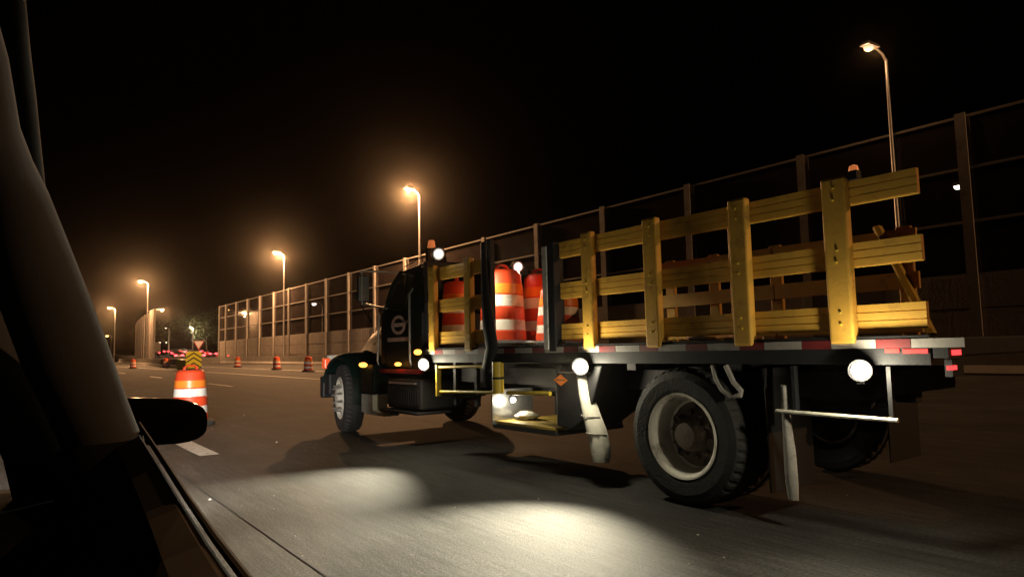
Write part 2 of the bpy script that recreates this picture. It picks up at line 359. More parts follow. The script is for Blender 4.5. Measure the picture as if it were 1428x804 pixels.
street_lamp(40.6, 108, 9.2, 'white lamp seen through the wall panes right of the tall pole', 'whitelamp', 0, (-.8, 0), size=2, group=gb)
street_lamp(35.6, 143, 10.2, 'yellowish lamp seen through the last panes of the near wall', 'sodium', 0, (-.8, 0), size=1.1, group=gb)
street_lamp(41.0, 152, 9.4, 'small white lamp seen through the last panes below a yellowish one', 'whitelamp', 0, (-.6, 0), size=1.4, group=gb)
street_lamp(43.6, 15.6, 9.7, 'white lamp seen through the wall panes at the far right', 'whitelamp', 0, (-.7, 0), size=1.1, group=gb)

# ------------------------------------------------------------------ traffic drums
def drum(label, loc, group, rz=0., tilt=(0, 0), handle=True):
    root = empty('traffic_drum', loc, rz); root.rotation_euler = (tilt[0], tilt[1], rz); tag(root, label, 'traffic drum', group)
    return root
def drum_parts(root):
    if not drum.me:
        prof = [(.305, .05), (.30, .2), (.295, .205), (.285, .35), (.29, .36), (.282, .5), (.272, .51), (.268, .66), (.262, .67), (.257, .81), (.248, .83), (.24, .93), (.215, .97), (.19, .985)]
        drum.me.append(('shell', MB().lathe(prof, n=32).mesh('shell', 'orange', True), True))
        for z0, z1, mm in ((.215, .345, 'sheet_white'), (.365, .495, 'sheet_orange'), (.515, .655, 'sheet_white'), (.675, .8, 'sheet_orange')):
            r0_ = .304-.06*z0; r1_ = .304-.06*z1
            drum.me.append(('reflective_band', MB().lathe([(r0_-.012, z0), (r0_+.004, z0), (r1_+.004, z1), (r1_-.012, z1)], n=32, closed=True).mesh('reflective_band', mm, True), True))
        drum.me.append(('base_ring', MB().lathe([(.42, 0), (.42, .05), (.38, .085), (.3, .09)], n=28).mesh('base_ring', 'rubber', True), True))
        h = MB(); h.tube([(-.13, 0, .96), (-.12, 0, 1.03), (-.06, 0, 1.06), (.06, 0, 1.06), (.12, 0, 1.03), (.13, 0, .96)], .018, 8, 1.8, upv=(0, 0, 1))
        drum.me.append(('handle', h.mesh('handle', 'orange', True), True))
    for nm, me, sm in drum.me:
        o = inst(nm, me, root); e = o.modifiers.new('edges', 'EDGE_SPLIT'); e.split_angle = R(38)
drum.me = []
for lb, x, y, rz in (
    ('nearest orange and white traffic drum right beside the side mirror', 2.62, 13.5, .4),
    ('traffic drum just left of the truck front wheel', 16.05, 45.3, 1.2),
    ('traffic drum below the full-height lamp pole', 16.95, 55.0, 2.0),
    ('small traffic drum below the far end of the near noise wall', 17.9, 70.4, .1),
    ('small traffic drum right behind the yellow chevron panel', 15.6, 77.5, .9),
    ('small traffic drum left of the yellow chevron panel', 13.9, 85, .6),
    ('leftmost small traffic drum under the farther noise wall', 10.8, 86, 2.4)):
    drum_parts(drum(lb, (x, y, .005), 'traffic drums along the work zone', rz, (random.uniform(-.02, .02), random.uniform(-.02, .02))))

# ------------------------------------------------------------------ the stake-bed truck
TX, TY, TH = 4.24, 3.6, .012
truck = empty('stake_bed_truck', (TX, TY, 0), TH)
tag(truck, 'dark green work truck with yellow stake bed and bright work lights', 'truck')
def tw(x, y, z): return (TX+x*math.cos(TH)-y*math.sin(TH), TY+x*math.sin(TH)+y*math.cos(TH), z)
B = lambda *a: MB().box(*a)
# chassis and bed
for x in (.78, 1.5): B(x, x+.12, -1.1, 7.1, .74, 1.02).build('chassis_rail', 'under', truck, bevel=.01)
for y in (-.5, 0.55, 1.2, 2.7, 3.9): B(.1, 2.3, y, y+.1, 1.03, 1.125).build('cross_member', 'under', truck)
deck = B(0, 2.4, -1.85, 4.05, 1.13, 1.25).build('bed_deck', 'black', truck, bevel=.012)
B(-.018, -.001, -1.84, 4.04, 1.09, 1.265).build('bed_edge_rail', 'black', truck, bevel=.004)
y = 4.02; k = 0; tm = {}
while y > -1.75:
    L = .28 if k % 2 == 0 else .2
    if k % 2 not in tm: tm[k % 2] = B(-.004, 0, -L+.004, 0, 1.19, 1.243).mesh('reflective_tape', 'tape_white' if k % 2 == 0 else 'tape_red')
    inst('reflective_tape', tm[k % 2], deck, (-.0195, y, 0)); y -= L; k += 1
B(.4, 2.0, -1.2, 3.8, .84, 1.02).build('under_bed_frame', 'under', truck)
B(.62, .75, -1.0, 3.6, .8, 1.06).build('hydraulic_line_tray', 'under', truck)
MB().tube([(.9, -1.2, .75), (.9, .1, .72), (1.2, 2.4, .7), (1.2, 5.4, .72)], .06, 10).build('drive_shaft', 'under', truck, smooth=True)

# stake racks: ribbed slats and posts
def slat_mesh(L, h=.155, t=.035):
    p = [(0, 0)]; n = 3; e = h/n
    prof = [(t, 0), (t, h)]
    for i in range(n-1, -1, -1):
        a = i*e; prof += [(0, a+e-.001), (0, a+.006), (.006, a+.0055), (.006, a+.0005)]
    return MB().prism(prof, -L/2, L/2, 'y').mesh('slat', 'yellow')
def post_stake(x0, x1, y, w, z0, z1, name='stake_post', m='yellow'):
    o = B(x0, x1, y-w/2, y+w/2, z0, z1).build(name, m, truck, bevel=.018, seg=3)
    if name == 'stake_post' and x0 < 0:
        for z in (1.345, 1.42, 1.74, 1.815, 2.14, 2.215): MB().lathe([(.01, .0), (.009, -.005), (0, -.007)], (x0, y+random.uniform(-.006, .006), z), 'x', 8).build('bolt', 'yellow_rail', o)
    return o
def rack(x, y0, y1, mirror=False, levels=(1.305, 1.70, 2.10), cut=()):
    e = [y0]+list(cut)+[y1]
    for a, b in zip(e[:-1], e[1:]):
        me = slat_mesh(b-a-.012)
        for z in levels:
            o = inst('slat', me, truck, (x, (a+b)/2, z), (random.uniform(-.004, .004), 0, math.pi if mirror else 0))
rack(.03, 2.7, 3.98, cut=())
for y in (3.78, 2.97): post_stake(-.045, .028, y, .135, 1.22, 2.285)
rack(.03, -1.82, 1.43, cut=(-1.34, .23))
for y, w in ((.98, .14), (.22, .15), (-.62, .15), (-1.34, .16)): post_stake(-.045, .028, y, w, 1.22, 2.285)
for y in (1.12, .37, -.47): post_stake(.068, .12, y-.02, .07, 1.26, 2.2, 'stake_bracket')
rack(2.37, -.85, 2.16, True, cut=(.6,))
for y in (2.05, 1.4, .6, -.72): post_stake(2.372, 2.43, y, .14, 1.22, 2.285)
# the leaning brace in the far corner
MB().tube([(2.25, -.95, 1.28), (2.3, -.75, 1.75), (2.32, -.52, 2.3)], .07, 6, .5).build('corner_brace', 'yellow_rail', truck, smooth=False)
# gap furniture: black strap post and bright aluminium post
MB().tube([(-.03, 2.62, 1.02), (-.035, 2.5, 1.25), (-.03, 2.56, 1.5), (-.03, 2.61, 1.8), (-.03, 2.64, 2.42)], [.075, .1, .1, .07, .04], 10, .45, upv=(0, 1, 0)).build('hanging_strap', 'black', truck, smooth=True)
B(.03, .1, 2.6, 2.67, 1.25, 2.46).build('gap_post', 'black', truck, bevel=.01)
B(-.035, .05, 1.55, 1.62, 1.22, 2.23).build('aluminium_post', 'alu', truck, bevel=.006)
B(-.03, .1, 1.445, 1.545, 1.2, 2.26).build('black_corner_post', 'black', truck, bevel=.01)
# headboard behind the cab
for x in (.06, .62, 1.18, 1.74, 2.26): B(x, x+.08, 4.06, 4.13, 1.14, 2.36).build('headboard_post', 'black', truck, bevel=.008)
for z in (1.3, 1.75, 2.28): B(.05, 2.35, 4.075, 4.115, z, z+.1).build('headboard_rail', 'black', truck, bevel=.006)
B(.03, 2.37, 4.135, 4.15, 1.13, 1.72).build('headboard_plate', 'black', truck)
# exhaust stack + beacon
MB().tube([(.3, 4.24, .95), (.3, 4.24, 2.5), (.3, 4.2, 2.6)], [.1, .1, .09], 16).build('exhaust_stack', 'black', truck, smooth=True)
B(.14, .3, 4.17, 4.23, 2.36, 2.575).build('beacon_bracket', 'black', truck, bevel=.01)
bc = MB().lathe([(.055, 2.576), (.055, 2.6), (.05, 2.61), (.046, 2.66), (.035, 2.68), (0, 2.685)], (.22, 4.2, 0), n=16).build('beacon', 'amber_dim', truck, smooth=True)
bc2 = MB().lathe([(.03, 2.31), (.03, 2.32), (.025, 2.345), (0, 2.355)], (.03, -1.45, 0), n=12).build('amber_marker', 'amber_dim', truck, smooth=True)
B(.0, .06, -1.48, -1.42, 2.255, 2.312).build('marker_bracket', 'black', truck)

# work lights
LEDC = (1, .9, .64)
def work_lamp(x, y, z, d, r=.06):
    d = Vector(d).normalized(); q = d.to_track_quat('Z', 'Y').to_euler()
    h = MB().lathe([(0, -.075), (r*.7, -.07), (r*1.15, -.02), (r*1.2, .012), (r*1.05, .012)], n=20).build('work_light', 'black', truck, smooth=True)
    h.location = (x, y, z); h.rotation_euler = q
    MB().lathe([(r*1.02, .008), (r*.9, .02), (0, .028)], n=20).build('lens', 'led', h, smooth=True)
    MB().box(-.02, .02, -.03-r, -r*.9, -.06, -.02).build('bracket', 'black', h)
    return h
LR = (-.055, 0, 0)
for (y, z, aim, p, sz) in ((3.87, 1.07, (-2.7, 2.3, 0), 290, 60), (1.03, 1.065, (-2.1, .05, 0), 360, 78), (-1.47, 1.06, (-1.1, -1.9, 0), 8, 100)):
    d = Vector(aim)-Vector((-.07, y, z)); d.normalize(); dd = Vector((-.85, -.45, -.12))
    work_lamp(-.1, y, z, dd, .066 if y > -1 else .056)
    lamp('work_beam', 'SPOT', (-.16, y-.03, z-.005), p, LEDC, truck, aim, R(sz), 1.0, .05)
    lamp('work_spill', 'POINT', (-.17, y-.05, z-.01), 5.5, LEDC, truck, rad=.04)
for (x, y, z, aim) in ((-.07, 3.54, 2.4, (1.1, 3.1, 1.5)), (1.3, 3.76, 2.34, (.4, 1.6, 1.3))):
    work_lamp(x, y, z, (-.3, -1, -.2), .075)
    lamp('bed_beam', 'SPOT', (x+(.16 if x < .5 else -.03), y-.14, z-.04), 26 if x < .5 else 13, LEDC, truck, aim, R(75 if x < .5 else 110), .8, .04)

work_lamp(.26, 2.54, .68, (-.6, -1, -.3), .035)
lamp('well_light', 'POINT', (.2, 2.42, .66), 1.6, LEDC, truck, rad=.03)

# amber side markers and tail lights
def marker(name, x, y, z, ry, rz_, m, sub=True):
    p = [(math.cos(a)*ry, math.sin(a)*rz_) for a in [2*math.pi*i/14 for i in range(14)]]
    o = MB().prism([(y+a, z+b) for a, b in p], x-.03, x+.01, 'x').build(name, m, truck, bevel=.008)
    return o
marker('side_marker', .0, 5.83, 1.05, .11, .035, 'amber'); marker('side_marker', .13, 4.42, 1.22, .075, .035, 'amber'); marker('side_marker', .13, 4.98, 1.06, .07, .025, 'amber')
for y0, z0, w in ((-1.74, 1.17, .085), (-1.62, 1.175, .05)): B(-.024, -.0185, y0-w, y0+w*.6, z0-.012, z0+.012).build('tail_light', 'redlight', truck)
B(-.02, .2, -1.93, -1.851, 1.13, 1.24).build('tail_lamp_box', 'black', truck)
B(-.01, .16, -1.937, -1.931, 1.185, 1.235).build('tail_reflector', 'tape_white', truck)
B(.02, .14, -1.9375, -1.932, 1.145, 1.175).build('tail_light', 'redlight', truck)
B(.1, .26, -1.9, -1.86, 1.02, 1.12).build('tail_bracket', 'black', truck)
B(.02, .14, -1.91, -1.901, 1.06, 1.085).build('tail_light', 'redlight', truck)

# wheels
def wheel(x, y, side, dual_outer=True, front=False, Rr=.53, w=.27, steer=0.):
    t = empty('wheel', (x, y, Rr), 0, truck)
    def mod(i, j, r):
        if 4 <= i <= 9 and j % 2 == 0 and i in (4, 5, 8, 9): return r-.014
        return r
    prof = [(Rr*.62, .0), (Rr*.68, -.012), (Rr*.84, -.022), (Rr*.945, -.006), (Rr*.985, .022), (Rr, .05), (Rr, .1), (Rr-.012, .103), (Rr-.012, w-.103), (Rr, w-.1), (Rr, w-.05), (Rr*.985, w-.022), (Rr*.945, w+.006), (Rr*.84, w+.022), (Rr*.62, w)]
    prof2 = [(r, h) for r, h in prof]
    def grooved(i, j, r):
        if j % 3 == 0 and i in (4, 5, 10, 11): return r-.016
        return r
    ty = MB().lathe(prof2, ax='x', n=120, closed=True, mod=grooved).build('tyre', 'rubber', t, smooth=False)
    if front:
        rp = [(Rr*.63, .0), (Rr*.6, -.012), (Rr*.56, .0), (Rr*.54, .03), (Rr*.4, .01), (Rr*.3, -.05), (Rr*.24, -.06), (0, -.06)]
        disc_x = -.03
    else:
        rp = [(Rr*.63, .002), (Rr*.625, -.014), (Rr*.6, -.012), (Rr*.56, .01), (Rr*.54, .1), (Rr*.52, .19)]
        disc_x = .13
    MB().lathe(rp, ax='x', n=64, cap=False).build('rim', 'rimwhite', t, smooth=True) if front else MB().lathe(rp+[(Rr*.49, .197), (Rr*.475, .195)], ax='x', n=64, cap=False).build('rim', 'rimwhite', t, smooth=True)
    if not front:
        dp = [(Rr*.48, .1945), (Rr*.4, .18), (Rr*.3, .16), (Rr*.25, .159), (Rr*.24, .08), (Rr*.19, .05), (Rr*.18, .03), (0, .025)]
        MB().lathe(dp, ax='x', n=40, cap=False).build('hub', 'rimdirt', t, smooth=True)
        for k in range(10):
            a = 2*math.pi*k/10+.2
            MB().lathe([(.024, .172), (.024, .12), (.014, .118), (.014, .095), (0, .095)], (0, 0, 0), 'x', 6).build('lug_nut', 'rimdirt', t).location = (0, math.cos(a)*Rr*.33, math.sin(a)*Rr*.33)
        for k in range(5):
            a = 2*math.pi*k/5+.5
            MB().lathe([(.042, .186), (.036, .176), (0, .1755)], (0, 0, 0), 'x', 12).build('hand_hole', 'signblack', t).location = (0, math.cos(a)*Rr*.41, math.sin(a)*Rr*.41)
    else:
        for k in range(10):
            a = 2*math.pi*k/10+.2
            MB().lathe([(.024, -.0), (.022, -.06), (.012, -.065), (.010, -.1), (0, -.1)], (0, 0, 0), 'x', 6).build('lug_nut', 'steel', t).location = (0, math.cos(a)*Rr*.36, math.sin(a)*Rr*.36)
    if side < 0: t.rotation_euler = (0, 0, math.pi)
    if steer: t.rotation_euler = (0, 0, steer)
    return t
wheel(-.0, .0, 1); wheel(.31, 0, 1); wheel(2.4, 0, -1)
wheel(.03, 6.78, 1, front=True, Rr=.525, steer=-.2); wheel(2.38, 6.78, -1, front=True, Rr=.525)
MB().tube([(.35, 0, .53), (2.05, 0, .53)], .09, 12).build('rear_axle', 'under', truck, smooth=True)
MB().tube([(.25, 6.78, .5), (2.15, 6.78, .5)], .06, 10).build('front_axle', 'under', truck, smooth=True)

for x in (.03, 1.8):
    B(x, x+.57, -.74, -.725, .2, 1.0).build('shade_flap', 'signblack', truck, bevel=.004)  # added black sheet standing in for the darkness behind the rear wheels
    B(x-.005, x+.575, -.745, -.72, 1.0, 1.06).build('shade_flap_bracket', 'under', truck)
# white quarter guard, flaps, hose, light rail
def strap(path, ws, th, name, m, curve=.35):
    # a curved flap: cross-section is an arc across y
    mb = MB(); n = 9; vs = []; k = len(path)
    for (x, y, z), w in zip(path, ws):
        for layer in (0, 1):
            for j in range(n):
                u = -1+2*j/(n-1); vs.append((x+curve*w*(u*u)+(th if layer else 0), y+u*w/2, z+random.uniform(-.003, .003)))
    fs = []
    for i in range(k-1):
        for L in (0, 1):
            for j in range(n-1):
                a = (2*i+L)*n+j; b = (2*(i+1)+L)*n+j; fs.append((a, a+1, b+1, b))
        for j in (0, n-1):
            a = 2*i*n+j; b = 2*(i+1)*n+j; fs.append((a, b, b+n, a+n))
    for i in (0, k-1):
        for j in range(n-1):
            a = 2*i*n+j; fs.append((a, a+1, a+1+n, a+n))
    return mb.add(vs, fs).build(name, m, truck, smooth=True)
guard = strap([(-.05, 1.13, 1.12), (-.05, 1.125, .98), (-.05, 1.1, .8), (-.045, 1.06, .62), (-.06, 1.0, .5), (-.045, .98, .4), (-.05, .96, .3), (-.04, .95, .22)], [.12, .13, .16, .2, .22, .215, .22, .17], .012, 'wheel_guard', 'whiteplastic', .5)
for z, yy, w in ((.62, 1.06, .21), (.47, 1.0, .23), (1.0, 1.125, .14)):
    MB().tube([(-.062+.5*w*u*u*1.0, yy+u*w/2, z+.01*u) for u in (-1, -.6, -.2, .2, .6, 1)], .005, 6).build('guard_band', 'greyflap', guard)
strap([(-.02, -.9, .95), (-.02, -.9, .7), (-.02, -.905, .5), (-.025, -.91, .3), (-.02, -.915, .19)], [.05, .06, .085, .09, .07], .012, 'rear_flap', 'greyflap', .3)
MB().tube([(-.02, -.34, 1.08), (-.03, -.37, .98), (-.03, -.42, .9), (-.03, -.5, .855), (-.03, -.57, .87), (-.03, -.58, .9), (-.03, -.52, .96), (-.03, -.46, 1.08)], .02, 8).build('hanging_hose', 'greyflap', truck, smooth=True)
MB().tube([(-.03, -.85, .775), (-.03, -1.64, .765)], .014, 8).build('side_light_rail', 'whiteplastic', truck, smooth=True)
for y in (-.98, -1.6): B(-.025, .02, y-.012, y+.012, .78, 1.08).build('rail_hanger', 'black', truck)

# work platform, bright plate, toolbox, gate
for i in range(7):
    x = .02+i*.125; B(x, x+.115, 1.53, 2.54, .44, .47).build('platform_board', 'grate', truck, bevel=.004)
B(0, .92, 1.52, 2.56, .395, .435).build('platform_frame', 'under', truck)
B(.0, .56, 2.565, 2.585, .42, .8).build('bright_plate', 'chrome', truck, bevel=.004)
B(.88, .91, 1.52, 2.56, .44, 1.05).build('platform_back', 'under', truck)
tb = MB().prism([(.86, 1.07), (1.5, 1.07), (1.5, .5), (1.3, .47), (1.05, .62)], .0, .62, 'x').build('tool_box', 'black', truck, bevel=.015)
B(-.004, -.001, 1.0, 1.46, 1.0, 1.008).build('lid_seam', 'steel', tb)
MB().prism([(1.42+a*.1, .93+b*.055) for a, b in ((-1, 0), (0, -1), (1, 0), (0, 1))], -.004, -.001, 'x').build('placard', 'amber_dim' if False else 'sheet_orange', tb)
B(-.006, -.0045, 1.35, 1.49, .926, .934).build('placard_line', 'signblack', tb)
def rail(a, b, r, name='gate_rail'): return MB().tube([a, b], r, 10).build(name, 'yellow_rail', truck, smooth=True)
rail((-.02, 3.62, 1.035), (-.02, 2.46, 1.06), .018); rail((-.02, 3.62, .74), (-.02, 2.46, .775), .018)
MB().tube([(-.02, 3.66, .69), (-.02, 3.66, 1.06)], .035, 12).build('gate_post', 'yellow_rail', truck, smooth=True)
MB().tube([(-.02, 2.42, .77), (-.02, 2.42, 1.1)], .062, 16).build('gate_post', 'yellow_rail', truck, smooth=True)
MB().lathe([(.064, -.012), (.066, 0), (.064, .012)], (-.02, 2.42, .93), n=16).build('gate_collar', 'black', truck)
rail((-.02, 2.25, .78), (-.02, 1.56, .80), .022)
for y in (2.86, 3.3): B(.0, .05, y, y+.05, .6, 1.12).build('gate_bracket', 'under', truck)

# cab
cab = empty('cab', (0, 0, 0), 0, truck)
CX0, CX1 = .2, 2.2
def cabbox(name, m, x0, x1, y0, y1, z0, z1, bv=.02): return MB().box(x0, x1, y0, y1, z0, z1).build(name, m, cab, bevel=bv)
cabbox('cab_back', 'green', CX0, CX1, 4.38, 4.44, .95, 2.38)
cabbox('cab_floor', 'green', CX0+.05, CX1-.05, 4.44, 5.62, .92, 1.0)
for s, x in ((0, CX0), (1, CX1-.06)):
    d = cabbox('door', 'green', x, x+.06, 4.72, 5.52, 1.0, 1.80, .015)
    cabbox('cab_side', 'green', x+.004, x+.062, 4.44, 4.71, .96, 1.80, .015)
    cabbox('cowl_side', 'green', x+.004, x+.062, 5.53, 5.68, .96, 1.82, .015)
    MB().tube([(x+.03, 5.6, 1.8), (x+.06, 5.38, 2.2), (x+.09, 5.18, 2.36)], .035, 8).build('windshield_pillar', 'green', cab, smooth=True)
    MB().hexa([(x, 4.44, 1.8), (x+.06, 4.44, 1.8), (x+.06, 4.74, 1.8), (x, 4.74, 1.8), (x+.05, 4.44, 2.37), (x+.11, 4.44, 2.37), (x+.11, 4.72, 2.37), (x+.05, 4.72, 2.37)]).build('rear_pillar', 'green', cab, bevel=.01)
    g = MB().add([(x+.03, 4.745, 1.8), (x+.03, 5.59, 1.8), (x+.085, 5.2, 2.345), (x+.085, 4.725, 2.345), (x+.036, 4.745, 1.8), (x+.036, 5.59, 1.8), (x+.091, 5.2, 2.345), (x+.091, 4.725, 2.345)], [(0,1,2,3),(7,6,5,4),(0,4,5,1),(1,5,6,2),(2,6,7,3),(3,7,4,0)]).build('side_window', 'cabglass', cab)
    if s == 0:
        MB().tube([(x+.028, 5.0, 1.805), (x+.075, 4.98, 2.34)], .012, 6).build('window_divider', 'black', cab)
        B(x-.025, x-.001, 4.78, 4.94, 1.62, 1.66).build('door_handle', 'steel', d, bevel=.008)
        # door emblem: ring with bar, and lettering strip below
        n = 40; ring = MB(); vs = []
        for ro, xx in ((1, x-.0035), (.68, x-.0035), (.68, x-.001), (1, x-.001)):
            for j in range(n):
                a = 2*math.pi*j/n; vs.append((xx, 5.11+.215*ro*math.cos(a), 1.605+.135*ro*math.sin(a)))
        fs = [(i*n+j, i*n+(j+1) % n, ((i+1) % 4)*n+(j+1) % n, ((i+1) % 4)*n+j) for i in range(4) for j in range(n)]
        ring.add(vs, fs).build('door_emblem', 'decal', d)
        B(x-.006, x-.0038, 4.91, 5.32, 1.58, 1.632).build('emblem_bar', 'decal', d)
        B(x-.0035, x-.001, 4.78, 5.45, 1.375, 1.43).build('door_lettering_strip', 'decal', d)
# roof, cowl, windshield, seats
rf = MB().hexa([(CX0+.04, 4.38, 2.36), (CX1-.04, 4.38, 2.36), (CX1-.08, 5.24, 2.36), (CX0+.08, 5.24, 2.36), (CX0+.14, 4.42, 2.45), (CX1-.14, 4.42, 2.45), (CX1-.2, 5.16, 2.42), (CX0+.2, 5.16, 2.42)]).build('roof', 'green', cab, bevel=.03)
MB().hexa([(CX0+.06, 5.6, 1.8), (CX1-.06, 5.6, 1.8), (CX1-.06, 5.605, 1.8), (CX0+.06, 5.605, 1.8), (CX0+.12, 5.19, 2.36), (CX1-.12, 5.19, 2.36), (CX1-.12, 5.195, 2.36), (CX0+.12, 5.195, 2.36)]).build('windshield', 'cabglass', cab)
cabbox('dashboard', 'black', CX0+.08, CX1-.08, 5.3, 5.6, 1.4, 1.79)
for x in (.42, 1.35): cabbox('seat', 'black', x, x+.5, 4.5, 4.65, 1.1, 2.05, .05)
MB().tube([(CX0+.5, 5.24, 2.45), (CX0+.5, 5.25, 2.47)], .03, 8).build('roof_marker', 'amber_dim', cab)
# hood: lofted sections from cowl to nose
secs = [(5.66, 1.84, .92, 1.02), (6.1, 1.80, .86, 1.02), (6.6, 1.72, .76, 1.04), (7.05, 1.62, .66, 1.02), (7.32, 1.5, .6, .98), (7.4, 1.3, .57, .9)]
hv = []; n = 13
for (y, zt, hw, zb) in secs:
    for j in range(n):
        u = -1+2*j/(n-1); a = abs(u)
        zz = zb+(zt-zb)*(1-a**4.5); xx = 1.2+hw*(math.copysign(min(1, a*1.12), u))
        hv.append((xx, y, zz))
hf = [(i*n+j, i*n+j+1, (i+1)*n+j+1, (i+1)*n+j) for i in range(len(secs)-1) for j in range(n-1)]+[tuple(range((len(secs)-1)*n, len(secs)*n)), tuple(range(n-1, -1, -1))]
hood = MB().add(hv, hf).build('hood', 'green', truck, smooth=True)
for i in range(5): B(.8, 1.6, 7.405, 7.42, .98+i*.07, 1.02+i*.07).build('grille_bar', 'steel', hood)
for y, z in ((6.55, 1.5), (6.4, 1.36)): MB().lathe([(.02, 0), (.012, .012), (0, .014)], (0, 0, 0), 'x', 8).build('hood_latch', 'steel', hood).location = (.44, y, z)
B(.325, .335, 5.72, 5.95, 1.5, 1.56).build('hood_badge', 'decal', hood); B(.325, .335, 5.74, 5.9, 1.4, 1.44).build('hood_badge', 'decal', hood)
# fenders: arc over the wheel, flared
for s in (0, 1):
    fm = MB(); vs = []; na = 22
    for i in range(na):
        a = math.pi*(1.06-1.12*i/(na-1))     # rear to front
        ry, rz_ = .66, .62
        y = 6.82-math.cos(math.pi-a)*-ry if False else 6.82+ry*math.cos(a); z = .55+rz_*max(-.15, math.sin(a))
        if y > 7.1: z = max(z, .62)
        for (xx, dz) in ((.02, -.06), (0, 0.0), (.04, .05), (.14, .1), (.34, .14), (.62, .16), (.62, .1), (.1, .0)):
            rr = 1+dz*.6
            q = (xx if s == 0 else 2.4-xx, 6.82+(y-6.82)*rr, .55+(z-.55)*(1+dz))
            vs.append(q)
    k = 8
    fs = [(i*k+j, i*k+(j+1) % k, (i+1)*k+(j+1) % k, (i+1)*k+j) for i in range(na-1) for j in range(k)]+[tuple(range(k-1, -1, -1)), tuple(range((na-1)*k, na*k))]
    fm.add(vs, fs).build('fender', 'green', truck, smooth=True)
    x = .0 if s == 0 else 1.86
    hl = B(x+.06, x+.48, 7.3, 7.44, 1.0, 1.2).build('headlamp', 'whiteplastic', truck, bevel=.03)
    B(x+(-.03 if s == 0 else .48), x+(.07 if s == 0 else .57), 7.26, 7.4, .98, 1.15).build('turn_signal', 'turnred' if s == 0 else 'amber_dim', truck, bevel=.02)
B(.0, 2.4, 7.42, 7.56, .5, .86).build('front_bumper', 'black', truck, bevel=.03)
B(.02, .3, 7.2, 7.42, .55, .9).build('bumper_end', 'black', truck, bevel=.03)
# panel behind the front wheel, splash guard, steps
B(.05, .32, 5.62, 6.08, .62, 1.06).build('fender_skirt', 'green', truck, bevel=.03)
MB().prism([(5.66, .62), (6.05, .62), (6.05, .36), (5.9, .33), (5.3, .33), (5.3, .36), (5.66, .4)], .06, .3, 'x').build('splash_guard', 'whiteplastic', truck, bevel=.008)
st = B(.06, .62, 4.25, 5.2, .47, .86).build('fuel_tank', 'under', truck, bevel=.03)
B(.035, .06, 4.35, 5.1, .8, .825).build('step_edge', 'steel', st)
for k in range(14): B(.05, .0595, 4.32+k*.062, 4.35+k*.062, .53, .74).build('tread_rib', 'black', st)
B(-.01, .5, 4.22, 5.3, .415, .45).build('cab_step', 'under', truck, bevel=.01)
B(.15, .2, 4.42, 5.62, .93, .99).build('sill_rail', 'signred', truck, bevel=.008)
MB().tube([(.13, 4.62, 1.05), (.11, 4.62, 1.12), (.12, 4.64, 2.0), (.18, 4.65, 2.08)], .018, 8).build('grab_handle', 'galv', truck, smooth=True)
MB().tube([(.13, 5.6, 1.05), (.11, 5.6, 1.1), (.13, 5.58, 1.78)], .016, 8).build('grab_handle', 'galv', truck, smooth=True)
# west-coast mirror on arms, hood mirror
mr = empty('side_mirror', (0, 0, 0), 0, truck)
MB().tube([(.24, 5.2, 2.36), (-.1, 5.22, 2.36), (-.3, 5.2, 2.35), (-.34, 5.18, 2.33)], .014, 8).build('mirror_arm', 'steel', mr, smooth=True)
MB().tube([(.22, 5.5, 1.86), (-.1, 5.3, 1.88), (-.3, 5.16, 1.9)], .014, 8).build('mirror_arm', 'steel', mr, smooth=True)
MB().tube([(-.32, 5.18, 2.36), (-.32, 5.18, 1.88)], .012, 8).build('mirror_rod', 'steel', mr, smooth=True)
B(-.38, -.2, 5.185, 5.24, 1.92, 2.3).build('mirror_head', 'black', mr, bevel=.025)
B(-.365, -.215, 5.18, 5.184, 1.94, 2.28).build('mirror_glass', 'chrome', mr)
MB().tube([(.45, 6.5, 1.7), (.3, 6.55, 1.95), (.28, 6.55, 2.1)], .01, 6).build('hood_mirror_arm', 'black', truck)
MB().lathe([(0, -.03), (.08, -.02), (.1, 0), (.085, .012), (0, .012)], (.28, 6.55, 2.12), 'y', 16).build('hood_mirror', 'black', truck, smooth=True)
MB().tube([(.25, 5.0, 2.42), (.28, 4.6, 2.5), (.3, 4.3, 2.52)], .008, 6).build('antenna_cable', 'black', truck)

# load on the bed
gl = 'traffic drums carried on the truck bed'
for lb, x, y, rz, tl in (
    ('brightly lit red-orange drum just inside the gap of the stake bed', .86, 3.53, .4, (0, .02)),
    ('red-orange drum behind the second stake post of the front rack', .36, 3.82, 1.1, (.0, 0)),
    ('red-orange drum behind the first stake post next to the cab', 1.65, 3.68, 2.0, (0, 0)),
    ('shorter drum beside the bright aluminium post', 1.3, 2.96, .2, (.02, .03))):
    d = drum(lb, tw(x, y, 1.252), gl, rz, tl); drum_parts(d)
    if 'shorter' in lb: d.scale = (.93, .93, .74)
    if 'second stake' in lb: d.scale = (.68, .68, .86)
def rope_coil(loc, r, label, n=4):
    mb = MB(); pts = []
    for i in range(n*16):
        a = i/16*2*math.pi; rr = r*(1-.08*(i//16))+random.uniform(-.02, .02)
        pts.append((rr*math.cos(a), rr*math.sin(a)*1.2, .02+.012*(i/16)+random.uniform(0, .015)))
    pts += [(r*1.5, -r*.5, .02), (r*1.7, -r*1.8, .02)]
    o = mb.tube(pts, .014, 6).build('rope_coil', 'rope', None, smooth=True); o.location = loc; tag(o, label, 'rope')
rope_coil(tw(.22, -.15, 1.255), .16, 'pale rope coiled on the bed edge above the rear wheel')
